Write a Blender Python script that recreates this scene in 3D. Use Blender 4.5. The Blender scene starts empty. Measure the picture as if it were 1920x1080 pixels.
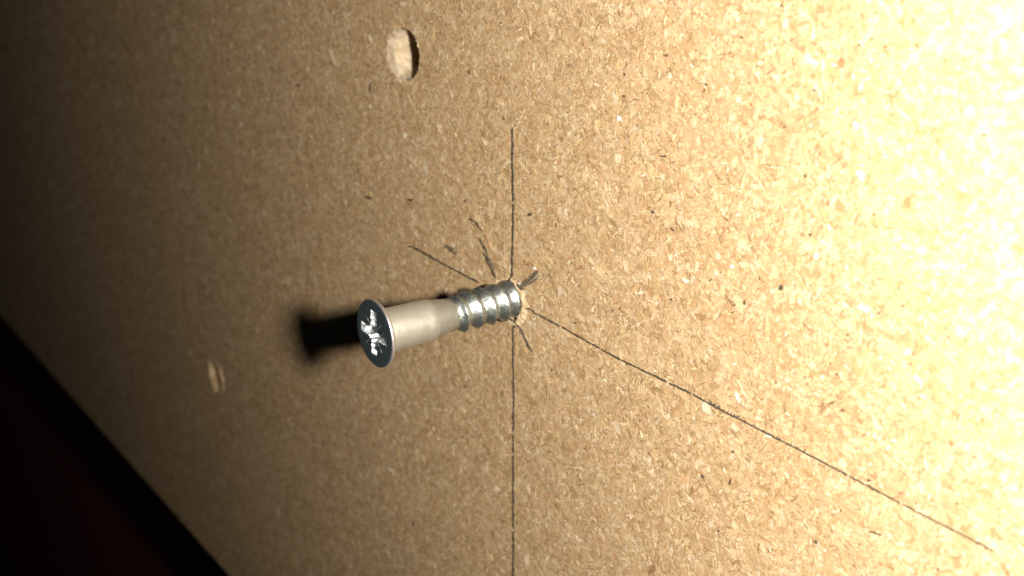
import bpy, bmesh, math, random
import numpy as np
from mathutils import Matrix, Vector, noise

S = 0.001            # the scene is laid out in millimetres, built in metres
scene = bpy.context.scene
rng = np.random.default_rng(7)
random.seed(7)

# ------------------------------------------------------------------ camera
FPX, DIST = 2260.0, 189.0
nrm = np.array([-.805, -.195, .56]); nrm /= np.linalg.norm(nrm)      # board normal seen from the camera
e1 = np.array([1., 0, 0]) - nrm[0]*nrm; e1 /= np.linalg.norm(e1)
e2 = np.cross(nrm, e1)
M = np.array([e1, e2, nrm])                                          # camera axes -> board axes
P0 = np.array([(953-960)/FPX, -(563-540)/FPX, -1.0])*DIST
cam_pos = M @ -P0

def on_board(x, y):
    """point of the board's top (mm) that the photograph shows at pixel x, y"""
    d = np.array([(x-960)/FPX, -(y-540)/FPX, -1.0])
    t = (nrm @ P0)/(nrm @ d)
    P = M @ (d*t - P0)
    return float(P[0]), float(P[1])

cam = bpy.data.cameras.new('camera')
cam_ob = bpy.data.objects.new('camera', cam)
scene.collection.objects.link(cam_ob)
mw = Matrix([list(M[0]), list(M[1]), list(M[2])]).to_4x4()
mw.translation = Vector(cam_pos*S)
cam_ob.matrix_world = mw
cam.sensor_width = 36.0
cam.lens = FPX/1920*36.0
cam.clip_start, cam.clip_end = 0.005, 20.0
cam.dof.use_dof = True
cam.dof.focus_distance = 0.166
cam.dof.aperture_fstop = 27.0
scene.camera = cam_ob

# ------------------------------------------------------------------ light
world = bpy.data.worlds.new('World')
scene.world = world
world.use_nodes = True
bg = world.node_tree.nodes['Background']
bg.inputs[0].default_value = (0.80, 1.0, 1.05, 1)
bg.inputs[1].default_value = 0.0045

lamp = bpy.data.lights.new('work_lamp', 'SPOT')
lamp.energy = 3.3
lamp.color = (1.0, 0.968, 0.935)
lamp.shadow_soft_size = 0.0055
lamp.spot_size = math.radians(126)
lamp.spot_blend = 0.50
lamp_ob = bpy.data.objects.new('work_lamp', lamp)
lamp_ob.location = Vector((158, 64, 76))*S
lamp_ob.rotation_euler = (Vector((120, 56, 0))*S - lamp_ob.location).to_track_quat('-Z', 'Y').to_euler()
scene.collection.objects.link(lamp_ob)

scene.view_settings.view_transform = 'Standard'
scene.view_settings.look = 'None'
scene.view_settings.exposure = 0
scene.view_settings.gamma = 1

# ------------------------------------------------------------------ helpers
def link(name, me, mat=None, parent=None, smooth=False):
    o = bpy.data.objects.new(name, me)
    scene.collection.objects.link(o)
    if mat: me.materials.append(mat)
    if parent: o.parent = parent
    if smooth: me.polygons.foreach_set('use_smooth', [True]*len(me.polygons))
    return o

def mesh(name, verts, faces):
    me = bpy.data.meshes.new(name)
    me.from_pydata([(x*S, y*S, z*S) for x, y, z in verts], [], faces)
    me.update()
    return me

def rings(fn, nu, nv, closed=True):
    """surface through fn(i, j): nu rings of nv points"""
    V = [fn(i, j) for i in range(nu) for j in range(nv)]
    F = []
    for i in range(nu-1):
        for j in range(nv if closed else nv-1):
            k = (j+1) % nv
            F.append((i*nv+j, i*nv+k, (i+1)*nv+k, (i+1)*nv+j))
    return V, F

def new_mat(name):
    m = bpy.data.materials.new(name); m.use_nodes = True
    nt = m.node_tree
    return m, nt, nt.nodes['Principled BSDF']

def ramp(nt, src, stops):
    r = nt.nodes.new('ShaderNodeValToRGB')
    el = r.color_ramp.elements
    while len(el) < len(stops): el.new(0.5)
    for e, (p, c) in zip(el, stops):
        e.position = p; e.color = (*c, 1)
    nt.links.new(src, r.inputs[0])
    return r.outputs[0]

def noise_tex(nt, vec, scale, detail=3, rough=.55, dist=0.0):
    n = nt.nodes.new('ShaderNodeTexNoise')
    n.inputs['Scale'].default_value = scale; n.inputs['Detail'].default_value = detail
    n.inputs['Roughness'].default_value = rough; n.inputs['Distortion'].default_value = dist
    nt.links.new(vec, n.inputs['Vector'])
    return n.outputs['Fac']

def mapping(nt, src, rot=0, scale=(1, 1, 1)):
    n = nt.nodes.new('ShaderNodeMapping')
    n.inputs['Rotation'].default_value = (0, 0, rot); n.inputs['Scale'].default_value = scale
    nt.links.new(src, n.inputs['Vector'])
    return n.outputs[0]

def mix(nt, mode, fac, a, b):
    n = nt.nodes.new('ShaderNodeMix'); n.data_type = 'RGBA'; n.blend_type = mode
    for sock, v in ((n.inputs['Factor'], fac), (n.inputs[6], a), (n.inputs[7], b)):
        if isinstance(v, (int, float)): sock.default_value = v
        elif isinstance(v, tuple): sock.default_value = (*v, 1)
        else: nt.links.new(v, sock)
    return n.outputs[2]

def bump(nt, bsdf, src, dist, strength=1.0):
    n = nt.nodes.new('ShaderNodeBump')
    n.inputs['Distance'].default_value = dist; n.inputs['Strength'].default_value = strength
    nt.links.new(src, n.inputs['Height']); nt.links.new(n.outputs[0], bsdf.inputs['Normal'])

# ------------------------------------------------------------------ materials
def chip_material():
    """pressed wood particles: crossed layers of stretched cells, each cell its own tan"""
    m, nt, b = new_mat('pressed_chips')
    geo = nt.nodes.new('ShaderNodeNewGeometry').outputs['Position']
    col = None; hgt = None
    pal = [(0.0, (.38, .245, .11)), (.25, (.485, .32, .16)), (.55, (.55, .37, .195)), (.8, (.61, .43, .245)), (1.0, (.70, .56, .36))]
    for k, (rot, sc, st) in enumerate(((0.3, 1500, 4.0), (1.25, 1150, 3.2), (2.2, 1700, 4.4), (2.85, 900, 2.4))):
        v = nt.nodes.new('ShaderNodeTexVoronoi')
        v.inputs['Scale'].default_value = 1.0; v.inputs['Randomness'].default_value = 1.0
        nt.links.new(mapping(nt, geo, rot, (sc/st*1.6, sc, sc)), v.inputs['Vector'])
        sep = nt.nodes.new('ShaderNodeSeparateColor'); nt.links.new(v.outputs['Color'], sep.inputs[0])
        c = ramp(nt, sep.outputs[0], pal)
        if col is None: col, hgt = c, sep.outputs[1]
        else:
            gt = nt.nodes.new('ShaderNodeMath'); gt.operation = 'GREATER_THAN'; gt.inputs[1].default_value = .52
            nt.links.new(sep.outputs[2], gt.inputs[0])
            col = mix(nt, 'MIX', gt.outputs[0], col, c)
            hgt = mix(nt, 'MIX', gt.outputs[0], hgt, sep.outputs[1])
    tint = ramp(nt, noise_tex(nt, geo, 260, 3), [(.3, (.86, .80, .72)), (.7, (1.06, 1.04, 1.0))])
    nt.links.new(mix(nt, 'MULTIPLY', 1.0, col, tint), b.inputs['Base Color'])
    b.inputs['Roughness'].default_value = .8
    bump(nt, b, hgt, .00006, .8)
    return m

def flake_material():
    m, nt, b = new_mat('wood_flake')
    a = nt.nodes.new('ShaderNodeAttribute'); a.attribute_name = 'flake_colour'
    geo = nt.nodes.new('ShaderNodeNewGeometry').outputs['Position']
    g = ramp(nt, noise_tex(nt, geo, 3300, 3, .7), [(.3, (.76, .71, .64)), (.68, (1.12, 1.12, 1.13))])
    t = ramp(nt, noise_tex(nt, geo, 240, 2), [(.32, (.93, .87, .80)), (.68, (1.03, 1.03, 1.02))])
    c = mix(nt, 'MULTIPLY', 1.0, mix(nt, 'MULTIPLY', 1.0, a.outputs['Color'], g), t)
    nt.links.new(c, b.inputs['Base Color'])
    b.inputs['Roughness'].default_value = .62
    bump(nt, b, noise_tex(nt, geo, 5200, 2), .00002, .6)
    return m

def plain(name, c0, c1, scale, rough=.85, bmp=.00008, metallic=0.0, detail=4):
    m, nt, b = new_mat(name)
    geo = nt.nodes.new('ShaderNodeNewGeometry').outputs['Position']
    f = noise_tex(nt, geo, scale, detail, .6)
    nt.links.new(ramp(nt, f, [(.32, c0), (.68, c1)]), b.inputs['Base Color'])
    b.inputs['Roughness'].default_value = rough; b.inputs['Metallic'].default_value = metallic
    if bmp: bump(nt, b, f, bmp)
    return m

CHIPS = chip_material()
FLAKE = flake_material()
FRESH = plain('torn_wood', (.55, .385, .20), (.78, .59, .36), 1500, .85, .00005)
CORE = plain('drilled_wood', (.34, .235, .12), (.66, .53, .35), 620, .85, .00022, detail=6)
GRAPHITE = plain('graphite', (.026, .021, .015), (.15, .115, .07), 3200, .6, .00002)
GRAPHITE_PALE = plain('smudged_graphite', (.08, .068, .05), (.26, .20, .12), 3000, .6, .00003)
BARK = plain('bark', (.05, .032, .015), (.13, .085, .045), 2500, .8, .00003)
RESIN = plain('brown_flake', (.26, .13, .055), (.44, .25, .12), 1800, .7, .00003)
CLOTH = plain('red_brown_cloth', (.08, .008, .006), (.26, .026, .018), 900, .95, .0004)
LINT = plain('lint', (.25, .14, .10), (.4, .25, .2), 2000, .9, .0)

def zinc_material(name, base, rough, scuff, bmp, metallic=1.0, low=.82):
    m, nt, b = new_mat(name)
    tc = nt.nodes.new('ShaderNodeTexCoord').outputs['Object']
    n1 = noise_tex(nt, tc, 900, 4, .65); n2 = noise_tex(nt, tc, 260, 2)
    c = mix(nt, 'MULTIPLY', 1.0, ramp(nt, n2, [(.3, tuple(x*low for x in base)), (.7, base)]),
            ramp(nt, n1, [(.34, (scuff,)*3), (.46, (1, 1, 1))]))
    nt.links.new(c, b.inputs['Base Color'])
    b.inputs['Metallic'].default_value = metallic
    r = nt.nodes.new('ShaderNodeMapRange'); nt.links.new(n1, r.inputs['Value'])
    r.inputs['From Min'].default_value = .3; r.inputs['From Max'].default_value = .7
    r.inputs['To Min'].default_value = rough*1.35; r.inputs['To Max'].default_value = rough*.8
    nt.links.new(r.outputs[0], b.inputs['Roughness'])
    bump(nt, b, noise_tex(nt, tc, 1300, 3, .6), bmp)
    return m
ZINC = zinc_material('bright_zinc', (.55, .58, .52), .38, .42, .0001, .94, .66)
ZINC_FACE = zinc_material('zinc_dark_reflection', (.10, .125, .13), .22, .9, .000002, .6, .95)  # dim surroundings mirrored in the flat face, painted into its base colour
ZINC_RECESS = zinc_material('struck_zinc', (.84, .86, .84), .36, .9, .000006, .9)
RIM = zinc_material('rim_zinc', (.74, .73, .74), .34, .9, .00001, .9)
SATIN = zinc_material('satin_metal', (.57, .575, .50), .40, .96, .000006, .80, .96)
SATIN_LINE = zinc_material('satin_metal_collar', (.43, .435, .37), .38, .94, .000006, .80, .95)

# ------------------------------------------------------------------ the floor far below the board
fl = mesh('floor', [(-1500, -1500, -62), (900, -1500, -62), (900, 900, -62), (-1500, 900, -62)], [(0, 1, 2, 3)])
floor = link('floor', fl, CLOTH)
floor['kind'] = 'structure'

# ------------------------------------------------------------------ the board
A = on_board(0, 590); B = on_board(430, 1079)
ang = math.atan2(B[1]-A[1], B[0]-A[0])
ux, uy = math.cos(ang), math.sin(ang)             # along the visible edge
vx, vy = -uy, ux                                  # into the board
def bp(a, b): return (A[0]+ux*a+vx*b, A[1]+uy*a+vy*b)

HC = (-28.65, 34.9)                                # the large drilled hole
def big_r(t):                                     # its broken mouth: torn out on the far side
    d = math.cos(t - math.radians(188))
    r = 4.30 + 1.75*max(0, d)**1.8 + .25*max(0, d)*math.sin(t*17)
    return r + .04*math.sin(9*t+1) + .05*math.sin(23*t)
DC = on_board(405, 706)
def dent_r(t):
    return 4.05 + .22*math.sin(3*t+.5) + .12*math.sin(11*t)
def hole_r(t):
    return 3.36 + .14*math.sin(5*t+1.2) + .12*math.sin(13*t) + .08*math.sin(29*t)
HOLES = [(HC, big_r, 72), (DC, dent_r, 48), ((0., 0.), hole_r, 72)]

bm = bmesh.new()
NE = 60
corners = [bp(-260, 0), bp(620, 0), bp(620, 420), bp(-260, 420)]
outer = []
for q in range(4):
    p, r = corners[q], corners[(q+1) % 4]
    for k in range(NE):
        t = k/NE; outer.append((p[0]+(r[0]-p[0])*t, p[1]+(r[1]-p[1])*t))
def loop(pts, z=0):
    vs = [bm.verts.new((x*S, y*S, z*S)) for x, y in pts]
    return vs, [bm.edges.new((vs[i], vs[(i+1) % len(vs)])) for i in range(len(vs))]
vo, eo = loop(outer)
edges = list(eo)
for (c, fn, n) in HOLES:
    _, ee = loop([(c[0]+fn(2*math.pi*k/n)*math.cos(2*math.pi*k/n), c[1]+fn(2*math.pi*k/n)*math.sin(2*math.pi*k/n)) for k in range(n)])
    edges += ee
bmesh.ops.triangle_fill(bm, use_beauty=True, use_dissolve=False, edges=edges, normal=(0, 0, 1))
for f in bm.faces:
    if f.normal.z < 0: f.normal_flip()
low = [bm.verts.new((v.co.x, v.co.y, -16*S)) for v in vo]
n = len(vo)
for i in range(n):
    bm.faces.new((vo[i], low[i], low[(i+1) % n], vo[(i+1) % n]))
bm.faces.new(list(reversed(low)))
me = bpy.data.meshes.new('chipboard_panel'); bm.to_mesh(me); bm.free()
board = link('chipboard_panel', me, CHIPS)
board['label'] = 'raw tan chipboard panel with pencil lines and drilled holes under the screw'
board['category'] = 'board'

def part(name, verts, faces, mat, parent=board, smooth=False, label=None, kind=None):
    o = link(name, mesh(name, verts, faces), mat, parent, smooth)
    if label: o['label'] = label
    if kind: o['kind'] = kind
    return o

# --- the large drilled hole
def ns(x, y, z, s): return noise.noise(Vector((x*s, y*s, z*s)))
def big_hole(i, j, n=96):
    t = 2*math.pi*j/n; lev = [0.0, -.18, -.36, -.6, -2.0, -3, -4, -5, -6, -7, -8, -9, -9.6]
    z = lev[i]; rb = 4.05
    f = min(1, i/3); r = big_r(t)*(1-f) + rb*f
    if 0 < i < 12:
        r += .05*ns(math.cos(t)*4, math.sin(t)*4, z, .8) + .05*ns(math.cos(t)*4, math.sin(t)*4, z, 2.6)
        z += .08*ns(math.cos(t)*4, math.sin(t)*4, z+9, 1.1)
    if i == 12: r = .01
    return (HC[0]+r*math.cos(t), HC[1]+r*math.sin(t), z)
V, F = rings(big_hole, 13, 96)
part('drilled_hole', V, F, CORE, smooth=True, label='large drilled hole with a pale torn wall and chipped rim')
# torn rim slivers of the big hole
V, F = [], []
for k in range(70):
    t = random.uniform(0, 2*math.pi)
    if random.random() < .6: t = math.radians(188) + random.gauss(0, .7)
    r = big_r(t) + random.uniform(-.15, .45); x, y = HC[0]+r*math.cos(t), HC[1]+r*math.sin(t)
    a = t + random.gauss(math.pi/2, .7); L = random.uniform(.25, .7); w = random.uniform(.06, .18); h = random.uniform(.03, .12)
    dx, dy = math.cos(a), math.sin(a); b0 = len(V)
    V += [(x-dx*L, y-dy*L, -.02), (x-dy*w, y+dx*w, .02), (x+dx*L, y+dy*L, h*.6), (x+dy*w, y-dx*w, .02), (x, y, h)]
    F += [(b0, b0+1, b0+4), (b0+1, b0+2, b0+4), (b0+2, b0+3, b0+4), (b0+3, b0, b0+4)]
part('torn_rim', V, F, FRESH, kind='stuff')

# --- the shallow far hole
def dent(i, j, n=64):
    t = 2*math.pi*j/n; lev = [0.02, .28, .22, -.25, -.8, -1.15, -1.25]
    rr = [dent_r(t)+.75, dent_r(t)+.35, dent_r(t)+.0, dent_r(t)-.2, dent_r(t)-.4, dent_r(t)*.55, .01]
    z = lev[i]; x, y = math.cos(t), math.sin(t)
    if i in (1, 2): z = z*(.7+1.5*max(0, math.cos(t-.3))) + .2*ns(x*3, y*3, 0, 1.5)
    if i > 3: z += .7*ns(x*rr[i], y*rr[i], 4, .9)
    return (DC[0]+rr[i]*x, DC[1]+rr[i]*y, z)
PIT = plain('pit_wood', (.30, .18, .075), (.62, .44, .25), 500, .85, .0003)
V, F = rings(dent, 7, 64)
part('shallow_hole', V, F, PIT, smooth=True, label='small shallow hole with a raised pale rim')

# --- the hole that the screw sits in: wall, raised lip, splinters
def shole(i, j, n=96):
    t = 2*math.pi*j/n; r = hole_r(t)
    z = [0.05, -1.5, -4.0, -7.9][i]
    return (math.cos(t)*(r-.12*i), math.sin(t)*(r-.12*i), z)
V, F = rings(shole, 4, 96)
part('screw_hole', V, F, CORE, smooth=True)
def lip(i, j, n=128):
    t = 2*math.pi*j/n; r0 = hole_r(t)-.02
    k = .16+.34*max(0, math.cos(t-.05))+.12*max(0, math.cos(t+1.6))
    wd = (.55+1.5*max(0, math.cos(t+.05))**1.5)
    f = i/7; r = r0+wd*f*(1+.35*ns(math.cos(t)*3, math.sin(t)*3, 0, 1.8))
    prof = math.sin(math.pi*min(1, .28+f*.78))
    x, y = r*math.cos(t), r*math.sin(t)
    z = -.03 + k*prof*(.55+.40*ns(x, y, 2, 1.4)+.25*ns(x, y, 5, 4.2))
    if i == 0: z = min(z, .3)-.25
    if i == 7: z = -.03
    return (x, y, z)
V, F = rings(lip, 8, 128)
part('raised_lip', V, F, FRESH, smooth=True, label='torn pale lip pushed up around the screw')
V, F = [], []
for k in range(30):
    t = random.uniform(0, 2*math.pi)
    if random.random() < .6: t = random.gauss(0.2, .9)
    r = hole_r(t)+abs(random.gauss(0, .5)); x, y = r*math.cos(t), r*math.sin(t)
    a = random.uniform(0, math.pi); L = random.uniform(.15, .5); w = random.uniform(.08, .22); h = random.uniform(.08, .3)
    dx, dy = math.cos(a), math.sin(a); b0 = len(V)
    V += [(x-dx*L, y-dy*L, -.02), (x-dy*w, y+dx*w, .05), (x+dx*L, y+dy*L, h*.7), (x+dy*w, y-dx*w, .03), (x, y, h)]
    F += [(b0, b0+1, b0+4), (b0+1, b0+2, b0+4), (b0+2, b0+3, b0+4), (b0+3, b0, b0+4)]
part('splinters', V, F, FRESH, kind='stuff')

# ------------------------------------------------------------------ pressed flakes lying in the board's face
def build_flakes():
    N = 560000
    x = rng.uniform(-185, 130, N); y = rng.uniform(-112, 110, N)
    # keep what the camera could see from about here, thin out the rest
    Pc = (M.T @ np.stack([x, y, np.zeros(N)])) + P0[:, None]
    px = 960+FPX*Pc[0]/-Pc[2]; py = 540-FPX*Pc[1]/-Pc[2]
    inn = (px > -150) & (px < 2100) & (py > -160) & (py < 1240) & (Pc[2] < 0)
    keep = inn | (rng.random(N) < .30)
    for (c, fn, _) in HOLES:
        t = np.arctan2(y-c[1], x-c[0]); r = np.hypot(x-c[0], y-c[1])
        lim = np.array([fn(a) for a in np.linspace(-math.pi, math.pi, 361)])
        keep &= r > np.interp(t, np.linspace(-math.pi, math.pi, 361), lim)+rng.uniform(.15, .75, N)
    d = (x-A[0])*vx+(y-A[1])*vy
    keep &= d > 1.2
    x, y = x[keep], y[keep]; n = len(x)
    kind = rng.random(n)
    L = np.exp(rng.normal(math.log(.35), .46, n)); W = L*np.exp(rng.normal(math.log(.30), .40, n))
    long_ = kind < .30                                  # thin fibres
    L[long_] *= 1.9; W[long_] = rng.uniform(.03, .085, long_.sum())
    wide = kind > .982
    L[wide] *= 1.25; W[wide] = L[wide]*rng.uniform(.35, .7, wide.sum())
    L = np.minimum(L, 2.2); W = np.clip(W, .03, .75)
    a = rng.uniform(0, math.pi, n)
    ca, sa = np.cos(a), np.sin(a)
    z0 = .010+.045*rng.random(n)
    tl = rng.normal(0, .030, n); tw = rng.normal(0, .085, n)
    tmpl = np.array([(-1, -.15), (-.55, -.95), (.45, -1.0), (1, .10), (.6, .95), (-.5, 1.0)])
    lx = tmpl[:, 0][None]*(1+rng.normal(0, .14, (n, 6))); ly = tmpl[:, 1][None]*(1+rng.normal(0, .22, (n, 6)))
    bend = rng.normal(0, .16, n)
    X = lx*L[:, None]; Y = ly*W[:, None]+bend[:, None]*L[:, None]*(lx**2-.5)
    Z = z0[:, None]+tl[:, None]*X*.9+tw[:, None]*Y
    Z = np.clip(Z, -.03, .13)
    VX = x[:, None]+X*ca[:, None]-Y*sa[:, None]; VY = y[:, None]+X*sa[:, None]+Y*ca[:, None]
    co = np.stack([VX, VY, Z], -1).reshape(-1, 3)*S
    me = bpy.data.meshes.new('wood_flakes')
    me.vertices.add(n*6); me.loops.add(n*6); me.polygons.add(n)
    me.vertices.foreach_set('co', co.ravel().astype(np.float32))
    me.loops.foreach_set('vertex_index', np.arange(n*6, dtype=np.int32))
    me.polygons.foreach_set('loop_start', np.arange(0, n*6, 6, dtype=np.int32))
    # colour of each flake
    pal = np.array([(.66, .515, .315), (.585, .435, .245), (.53, .38, .20), (.50, .335, .165), (.54, .34, .18), (.40, .26, .13), (.74, .62, .45), (.82, .75, .60)])
    w = np.array([.26, .31, .24, .08, .04, .035, .045, .005]); w /= w.sum()
    c = pal[rng.choice(len(pal), n, p=w)]*np.exp(rng.normal(0, .09, n))[:, None]
    thin = long_ & (rng.random(n) < .28)
    c[thin] = np.array([.36, .225, .105])*np.exp(rng.normal(0, .25, thin.sum()))[:, None]
    dark = (rng.random(n) < .0045) & (L*W < .06) & (L < .42)
    c[dark] = np.array([.10, .065, .035])*np.exp(rng.normal(0, .4, dark.sum()))[:, None]
    c *= np.array([1.02, .995, .955])
    c = np.clip(c, .02, .88)
    col = np.ones((n, 4), np.float32); col[:, :3] = c
    at = me.attributes.new('flake_colour', 'FLOAT_COLOR', 'FACE')
    at.data.foreach_set('color', col.ravel())
    me.update(calc_edges=True); me.validate()
    o = link('wood_flakes', me, FLAKE, board)
    o['kind'] = 'stuff'
    return n
print('flakes', build_flakes())

# ------------------------------------------------------------------ distinct dark and brown particles, one object each
def speck(px, py, L, W, ang, mat):
    """particle of L x W photo pixels at angle ang (degrees, picture, downwards) laid on the board"""
    ca, sa = math.cos(math.radians(ang)), math.sin(math.radians(ang))
    pts = []
    tm = [(-1, -.1), (-.6, -.8), (.1, -1), (.7, -.6), (1, .2), (.5, 1), (-.2, .75), (-.75, .6)]
    for (a, b) in tm:
        a *= L/2*random.uniform(.6, 1.2); b *= W/2*random.uniform(.6, 1.15)
        pts.append(on_board(px+a*ca-b*sa, py+a*sa+b*ca))
    cx = sum(p[0] for p in pts)/8; cy = sum(p[1] for p in pts)/8
    V = [(p[0]-cx, p[1]-cy, -.03) for p in pts]+[((p[0]-cx)*.8, (p[1]-cy)*.8, .145) for p in pts]
    F = [tuple(range(8, 16))]+[(i, (i+1) % 8, 8+(i+1) % 8, 8+i) for i in range(8)]
    o = part('bark_speck' if mat is BARK else 'brown_flake' if mat is RESIN else 'pale_flake', V, F, mat)
    me = o.data
    if me.polygons[0].normal.z < 0: me.flip_normals()
    o.location = (cx*S, cy*S, 0)
SPECKS = [(692, 371, 19, 6, 15, 0), (1245, 293, 18, 4, 5, 0), (1465, 540, 14, 13, 80, 0), (1225, 397, 8, 6, 40, 0), (994, 402, 10, 8, 150, 0),
 (1250, 104, 9, 6, 20, 0), (1170, 180, 7, 5, 0, 0), (1172, 140, 7, 4, 60, 0), (1580, 118, 30, 20, 70, 1), (1721, 85, 14, 12, 0, 1), (1773, 113, 14, 8, -10, 1),
 (1528, 169, 7, 6, 90, 0), (1618, 28, 17, 6, 75, 1), (1644, 24, 11, 6, 60, 1), (1696, 40, 15, 4, 95, 1), (1846, 254, 10, 7, 140, 0), (880, 135, 10, 4, 70, 0),
 (832, 307, 12, 7, 40, 1), (942, 690, 17, 5, 60, 1), (1259, 561, 5, 4, 0, 0), (1333, 525, 7, 4, -60, 0), (1296, 517, 18, 4, -75, 1), (1397, 567, 13, 4, 85, 0),
 (776, 983, 12, 4, 70, 0), (1531, 1016, 10, 4, 60, 0), (1563, 1024, 14, 5, 0, 1), (1552, 646, 12, 10, 100, 1), (1558, 779, 10, 6, 80, 1), (1581, 769, 8, 7, 130, 0),
 (1784, 830, 20, 12, 20, 1), (1829, 856, 10, 5, 10, 0), (1300, 918, 20, 8, 80, 1), (1408, 447, 22, 3, 60, 1), (945, 222, 9, 3, 75, 0), (560, 160, 8, 6, 30, 0),
 (1561, 755, 16, 4, -25, 0), (1644, 890, 20, 4, 65, 1), (1630, 900, 8, 6, 110, 0), (1693, 925, 14, 8, 20, 1), (1370, 903, 16, 4, 95, 0), (1318, 893, 10, 5, 50, 0),
 (1348, 995, 7, 4, 50, 0), (1375, 847, 6, 4, 50, 0), (1262, 430, 15, 3, 45, 0), (1268, 510, 16, 3, 30, 1), (1520, 440, 8, 4, 60, 0), (1506, 440, 10, 8, 0, 1),
 (1466, 10, 8, 6, -40, 0), (1613, 84, 10, 5, -50, 0), (1660, 88, 12, 4, 10, 0), (1484, 76, 7, 4, 0, 0), (1472, 238, 7, 4, 0, 0), (1647, 101, 7, 4, 60, 0), (1898, 192, 10, 7, 30, 1),
 (1590, 628, 8, 5, 0, 0), (1694, 573, 8, 6, 40, 0), (1648, 587, 7, 5, -40, 0), (1775, 617, 10, 8, 20, 1), (1905, 692, 13, 8, 0, 1), (1708, 683, 16, 6, 10, 1), (1570, 701, 7, 5, 40, 0),
 (1080, 605, 6, 5, 0, 0), (1150, 582, 6, 4, 70, 0), (965, 612, 9, 4, 45, 0), (940, 595, 5, 4, 80, 0), (1128, 740, 8, 5, 20, 1), (1220, 850, 9, 5, 60, 1), (1052, 330, 22, 3, 25, 1),
 (1188, 62, 10, 5, 40, 1), (1392, 70, 9, 5, 20, 0), (1410, 196, 12, 5, 70, 1), (1325, 158, 9, 4, 30, 0), (1095, 84, 9, 5, 60, 1), (1512, 330, 9, 5, 20, 0), (1640, 402, 10, 6, 50, 1),
 (1762, 470, 11, 5, 80, 1), (1840, 560, 10, 6, 20, 1), (1180, 970, 10, 5, 60, 1), (1085, 890, 9, 4, 120, 1), (1450, 960, 11, 5, 40, 1), (870, 820, 9, 5, 50, 1), (820, 240, 8, 5, 50, 1)]
PALE = plain('pale_flake', (.75, .68, .56), (.85, .80, .70), 2500, .6, .00002)
for (a, b, L, W, g) in ((975, 533, 8, 6, 40), (1002, 503, 7, 6, 0), (1010, 519, 4, 4, 0), (986, 577, 6, 5, 30), (1161, 222, 12, 9, 70), (1615, 330, 24, 12, 50), (1530, 480, 20, 9, 80), (1373, 500, 9, 8, 0), (1500, 565, 8, 7, 40), (1605, 235, 22, 10, 75), (1720, 710, 20, 9, 45)):
    speck(a, b, L, W, g, PALE)
for (a, b, L, W, g, k) in SPECKS: speck(a, b, L, W, g, RESIN if k else BARK)

# ------------------------------------------------------------------ pencil lines and smudges
def ribbon(pix, w_px, name, mat, label=None, ragged=.45, gap=.012, step=2.2, z=.150, wobble=.5):
    """graphite drawn along photo pixels pix: short broken dabs following one ragged stroke"""
    pts = []
    for (p, q) in zip(pix[:-1], pix[1:]):
        d = math.hypot(q[0]-p[0], q[1]-p[1]); k = max(1, int(d/step))
        pts += [(p[0]+(q[0]-p[0])*i/k, p[1]+(q[1]-p[1])*i/k) for i in range(k)]
    pts.append(pix[-1])
    V, F = [], []; prev = False; n = len(pts)
    for i, (x, y) in enumerate(pts):
        a = pts[max(0, i-1)]; b = pts[min(n-1, i+1)]
        dx, dy = b[0]-a[0], b[1]-a[1]; l = math.hypot(dx, dy) or 1; nx, ny = -dy/l, dx/l
        o = wobble*noise.noise(Vector((i*.23, w_px, x*.01)))*2
        w = w_px*.5*(1-ragged+2*ragged*abs(noise.noise(Vector((i*.45, 3.1, y*.02))))*1.6+ragged*random.uniform(-.35, .35))
        w *= min(1, .35+i*.25, .35+(n-1-i)*.25)
        l1 = on_board(x+nx*(o+w), y+ny*(o+w)); l2 = on_board(x+nx*(o-w), y+ny*(o-w))
        if random.random() < gap: prev = False; continue
        zz = z+.012*random.random()
        b0 = len(V); V += [(l1[0], l1[1], zz), (l2[0], l2[1], zz), (l1[0], l1[1], -.05), (l2[0], l2[1], -.05)]
        if prev: F += [(b0-4, b0, b0+1, b0-3), (b0-4, b0-2, b0+2, b0), (b0-3, b0+1, b0+3, b0-1)]
        prev = True
    o = part(name, V, F, mat, label=label)
    return o
ribbon([(962, 237), (962, 300), (963.5, 400), (962, 470), (961, 515), (957, 523), (956, 530)], 2.9, 'pencil_line', GRAPHITE, 'straight pencil line running away above the screw')
ribbon([(963, 612), (964, 750), (963.5, 900), (963.5, 1080), (963.5, 1150)], 2.7, 'pencil_line', GRAPHITE, 'straight pencil line below the screw')
ribbon([(766, 462), (775, 463), (835, 496), (880, 520), (900, 530)], 3.0, 'pencil_line', GRAPHITE, 'short slanting pencil line beside the threads', gap=.0)
ribbon([(984, 581), (991, 578), (998, 581), (1003, 586), (1060, 616), (1160, 672), (1300, 739), (1360, 772), (1500, 843), (1633, 913), (1767, 983), (1845, 1022), (1866, 1035)], 2.6, 'pencil_line', GRAPHITE,
       'longest pencil line slanting away from the screw', gap=.015)
ribbon([(1150, 667), (1240, 709), (1330, 752), (1440, 812), (1560, 874)], 4.6, 'pencil_smudge', GRAPHITE_PALE, None, gap=.42, z=.138, ragged=.8)
ribbon([(879, 409), (890, 414), (905, 433)], 2.4, 'pencil_tick', BARK, gap=.0)
ribbon([(912, 440), (917, 455), (919, 468)], 1.5, 'pencil_tick', RESIN, gap=.0)
ribbon([(901, 448), (908, 463), (915, 475)], 2.8, 'pencil_tick', GRAPHITE, gap=.0)
ribbon([(908, 474), (917, 492), (925, 510), (931, 521)], 3.2, 'pencil_tick', GRAPHITE, gap=.0)
ribbon([(913, 474), (921, 490), (930, 504)], 2.4, 'pencil_tick', GRAPHITE_PALE, gap=.0)
ribbon([(955, 596), (965, 603), (977, 615)], 3.0, 'pencil_tick', GRAPHITE, gap=.0)
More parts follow.
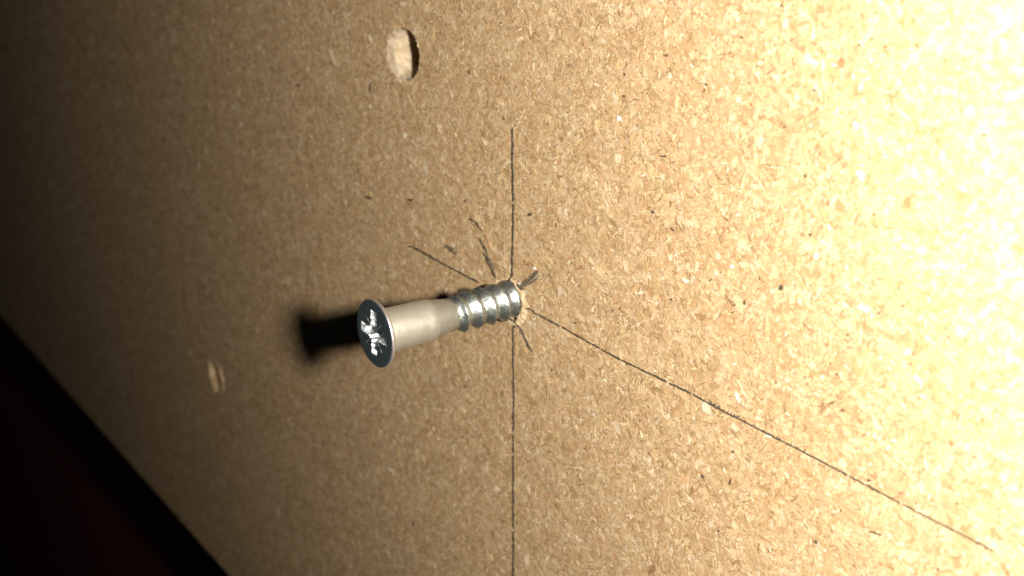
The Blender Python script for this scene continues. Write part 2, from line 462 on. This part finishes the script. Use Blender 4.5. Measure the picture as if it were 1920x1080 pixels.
ribbon([(976, 614), (981, 626), (983, 630)], 6.5, 'pencil_smudge', GRAPHITE_PALE, gap=.0)
ribbon([(981, 626), (990, 645), (998, 660)], 2.8, 'pencil_tick', GRAPHITE, gap=.0)
ribbon([(977, 538), (987, 529), (998, 520), (1010, 508)], 9.0, 'pencil_smudge', GRAPHITE_PALE, 'broad grey smudge beside the screw hole', gap=.0, step=1.6)
ribbon([(980, 538), (992, 533), (1004, 525), (1014, 517)], 3.2, 'pencil_tick', GRAPHITE_PALE, gap=.03)
ribbon([(984, 531), (996, 522), (1008, 507)], 2.4, 'pencil_tick', GRAPHITE, gap=.25, z=.166)
ribbon([(835, 461), (843, 465), (852, 468)], 8.0, 'pencil_smudge', GRAPHITE_PALE, gap=.0)
ribbon([(843, 467), (850, 473), (856, 477)], 2.4, 'pencil_tick', GRAPHITE, gap=.0)
ribbon([(835, 498), (839, 508)], 2.0, 'pencil_tick', RESIN, gap=.0)
ribbon([(972, 532), (979, 541), (984, 543)], 3.2, 'pencil_tick', GRAPHITE, gap=.0, z=.3)

# ------------------------------------------------------------------ the screw
screw = bpy.data.objects.new('furniture_screw', None)
scene.collection.objects.link(screw)
screw.empty_display_size = .005
screw['label'] = 'steel countersunk screw with smooth shank standing half driven into the chipboard'
screw['category'] = 'screw'

def lathe(name, prof, mat, parent, n=96, smooth=True):
    V, F = rings(lambda i, j: (prof[i][0]*math.cos(2*math.pi*j/n), prof[i][0]*math.sin(2*math.pi*j/n), prof[i][1]), len(prof), n)
    V2 = V
    o = link(name, mesh(name, V2, F), mat, parent, smooth)
    return o

PITCH, PH = 2.55, 0.50
R_CORE, R_OUT = 2.26, 3.14
def thread_r(t, z):
    ph = (z/PITCH - t/(2*math.pi) + PH) % 1.0
    s = ph*PITCH-.62                         # along the axis from the crest, positive towards the head
    h = 1-min(1, max(0, s-.05)/1.22)**1.05 if s > 0 else max(0, 1+(s+.05)/.52)
    h = min(1, h)
    fade = max(0, min(1, (10.9-z)/1.1)) if z > 9.8 else 1
    base = R_CORE + (.18*max(0, (z-10.6)/.9) if z > 10.6 else 0)
    r = base+(R_OUT-R_CORE)*h*fade
    x, y = math.cos(t)*r, math.sin(t)*r
    r += .030*ns(x, y, z, .9)+.014*ns(x, y, z, 3.0)
    return r
NZ, NT = 300, 128
V, F = rings(lambda i, j: (lambda t, z: (thread_r(t, z)*math.cos(t), thread_r(t, z)*math.sin(t), z))(2*math.pi*j/NT, -7.5+19.1*i/(NZ-1)), NZ, NT)
o = link('threaded_section', mesh('threaded_section', V, F), ZINC, screw, True)

lathe('collar', [(2.2, 11.0), (2.44, 11.05), (2.52, 11.15), (2.46, 11.25), (2.54, 11.33), (2.48, 11.43), (2.56, 11.53), (2.52, 11.63), (2.60, 11.75), (2.62, 12.0), (2.86, 13.3), (3.03, 14.6), (3.03, 14.70)], SATIN_LINE, screw)
lathe('shank', [(2.9, 14.66), (3.12, 14.68), (3.18, 14.76), (3.20, 16), (3.24, 19), (3.28, 21.5), (3.33, 23.0)], SATIN, screw)

# head: cone, rim and flat face with a round opening for the recess
RR = 3.95
head = lathe('head', [(3.3, 22.9), (3.6, 23.1), (4.6, 23.52), (4.98, 23.58), (5.11, 23.68), (5.14, 24.0), (5.10, 24.12), (5.01, 24.20), (4.93, 24.215), (4.7, 24.22), (RR, 24.22)], RIM, screw, 160)
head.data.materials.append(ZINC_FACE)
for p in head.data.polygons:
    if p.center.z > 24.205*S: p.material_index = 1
ROT = math.radians(0)
def recess_depth(x, y):
    """pozi-type cross: four tapering wings, stepped centre, four fine ticks between the wings"""
    r = math.hypot(x, y); dep = 0.0
    for q in range(4):
        a = ARM+q*math.pi/2
        u = x*math.cos(a)+y*math.sin(a); v = -x*math.sin(a)+y*math.cos(a)
        if u > -.2:
            hw = .78+.12*noise.noise(Vector((u*2.2, q*3.7, 0)))
            e = 3.6+.25*math.sin(q*2.1) - u
            dep = max(dep, min((hw-abs(v))*4.2, e*1.5, 2.7))
        a2 = a+math.pi/4
        u = x*math.cos(a2)+y*math.sin(a2); v = -x*math.sin(a2)+y*math.cos(a2)
        dep = max(dep, min((1.55-u-abs(v)*.35)*1.9, 1.5) if u > 0 and abs(v) < u*1.2+.2 else 0)
        if 1.4 < u < 3.3: dep = max(dep, min((.11-abs(v))*2.2, .2, (3.3-u)*.5))
    if dep > .25:
        dep += .45*noise.noise(Vector((x*1.1, y*1.1, 3.3)))+.07*noise.noise(Vector((x*3.2, y*3.2, 7.7)))
    return max(0, dep)*min(1, (RR-r)/.25) if r < RR else 0
# wings turned so that one points up the picture, a little to the right
ARM = 0.0
def plane_angle(px, py):
    """angle about the screw axis of a picture direction (px right, py down) lying in the head's face"""
    d = np.array([px, -py, 0.0])
    # solve for in-plane vector whose picture direction is d
    v = d - (nrm@d)/nrm[2]*np.array([0, 0, 1.0])
    w = M@v
    return math.atan2(w[1], w[0])
ARM = plane_angle(-10, -100)-math.radians(12)
NR, NA = 110, 320
def rec(i, j):
    f = i/(NR-1); r = RR*(1-f)+.002*f; t = 2*math.pi*j/NA
    x, y = r*math.cos(t), r*math.sin(t)
    return (x, y, 24.22-recess_depth(x, y))
V, F = rings(rec, NR, NA)
rc = link('drive_recess', mesh('drive_recess', V, F), ZINC_RECESS, head, False)
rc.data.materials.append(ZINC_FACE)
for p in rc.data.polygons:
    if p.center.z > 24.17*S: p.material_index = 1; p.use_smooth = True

# ------------------------------------------------------------------ lint on the dark floor
def on_floor(x, y, z=-61.6):
    d = np.array([(x-960)/FPX, -(y-540)/FPX, -1.0])
    t = (nrm @ P0+z)/(nrm @ d)
    P = M @ (d*t-P0)
    return float(P[0]), float(P[1])
for (px, py, s) in ((64, 890, 2.0), (82, 968, 1.7), (98, 1043, 1.3)):
    c = on_floor(px, py); V = []
    for k in range(7):
        a = 2*math.pi*k/7; r = s*random.uniform(.6, 1.2); V.append((c[0]+r*math.cos(a), c[1]+r*math.sin(a), -61.9))
    V.append((c[0], c[1], -61.2))
    part('lint_fleck', V, [(k, (k+1) % 7, 7) for k in range(7)], LINT, parent=floor)

scene.cycles.use_denoising = True
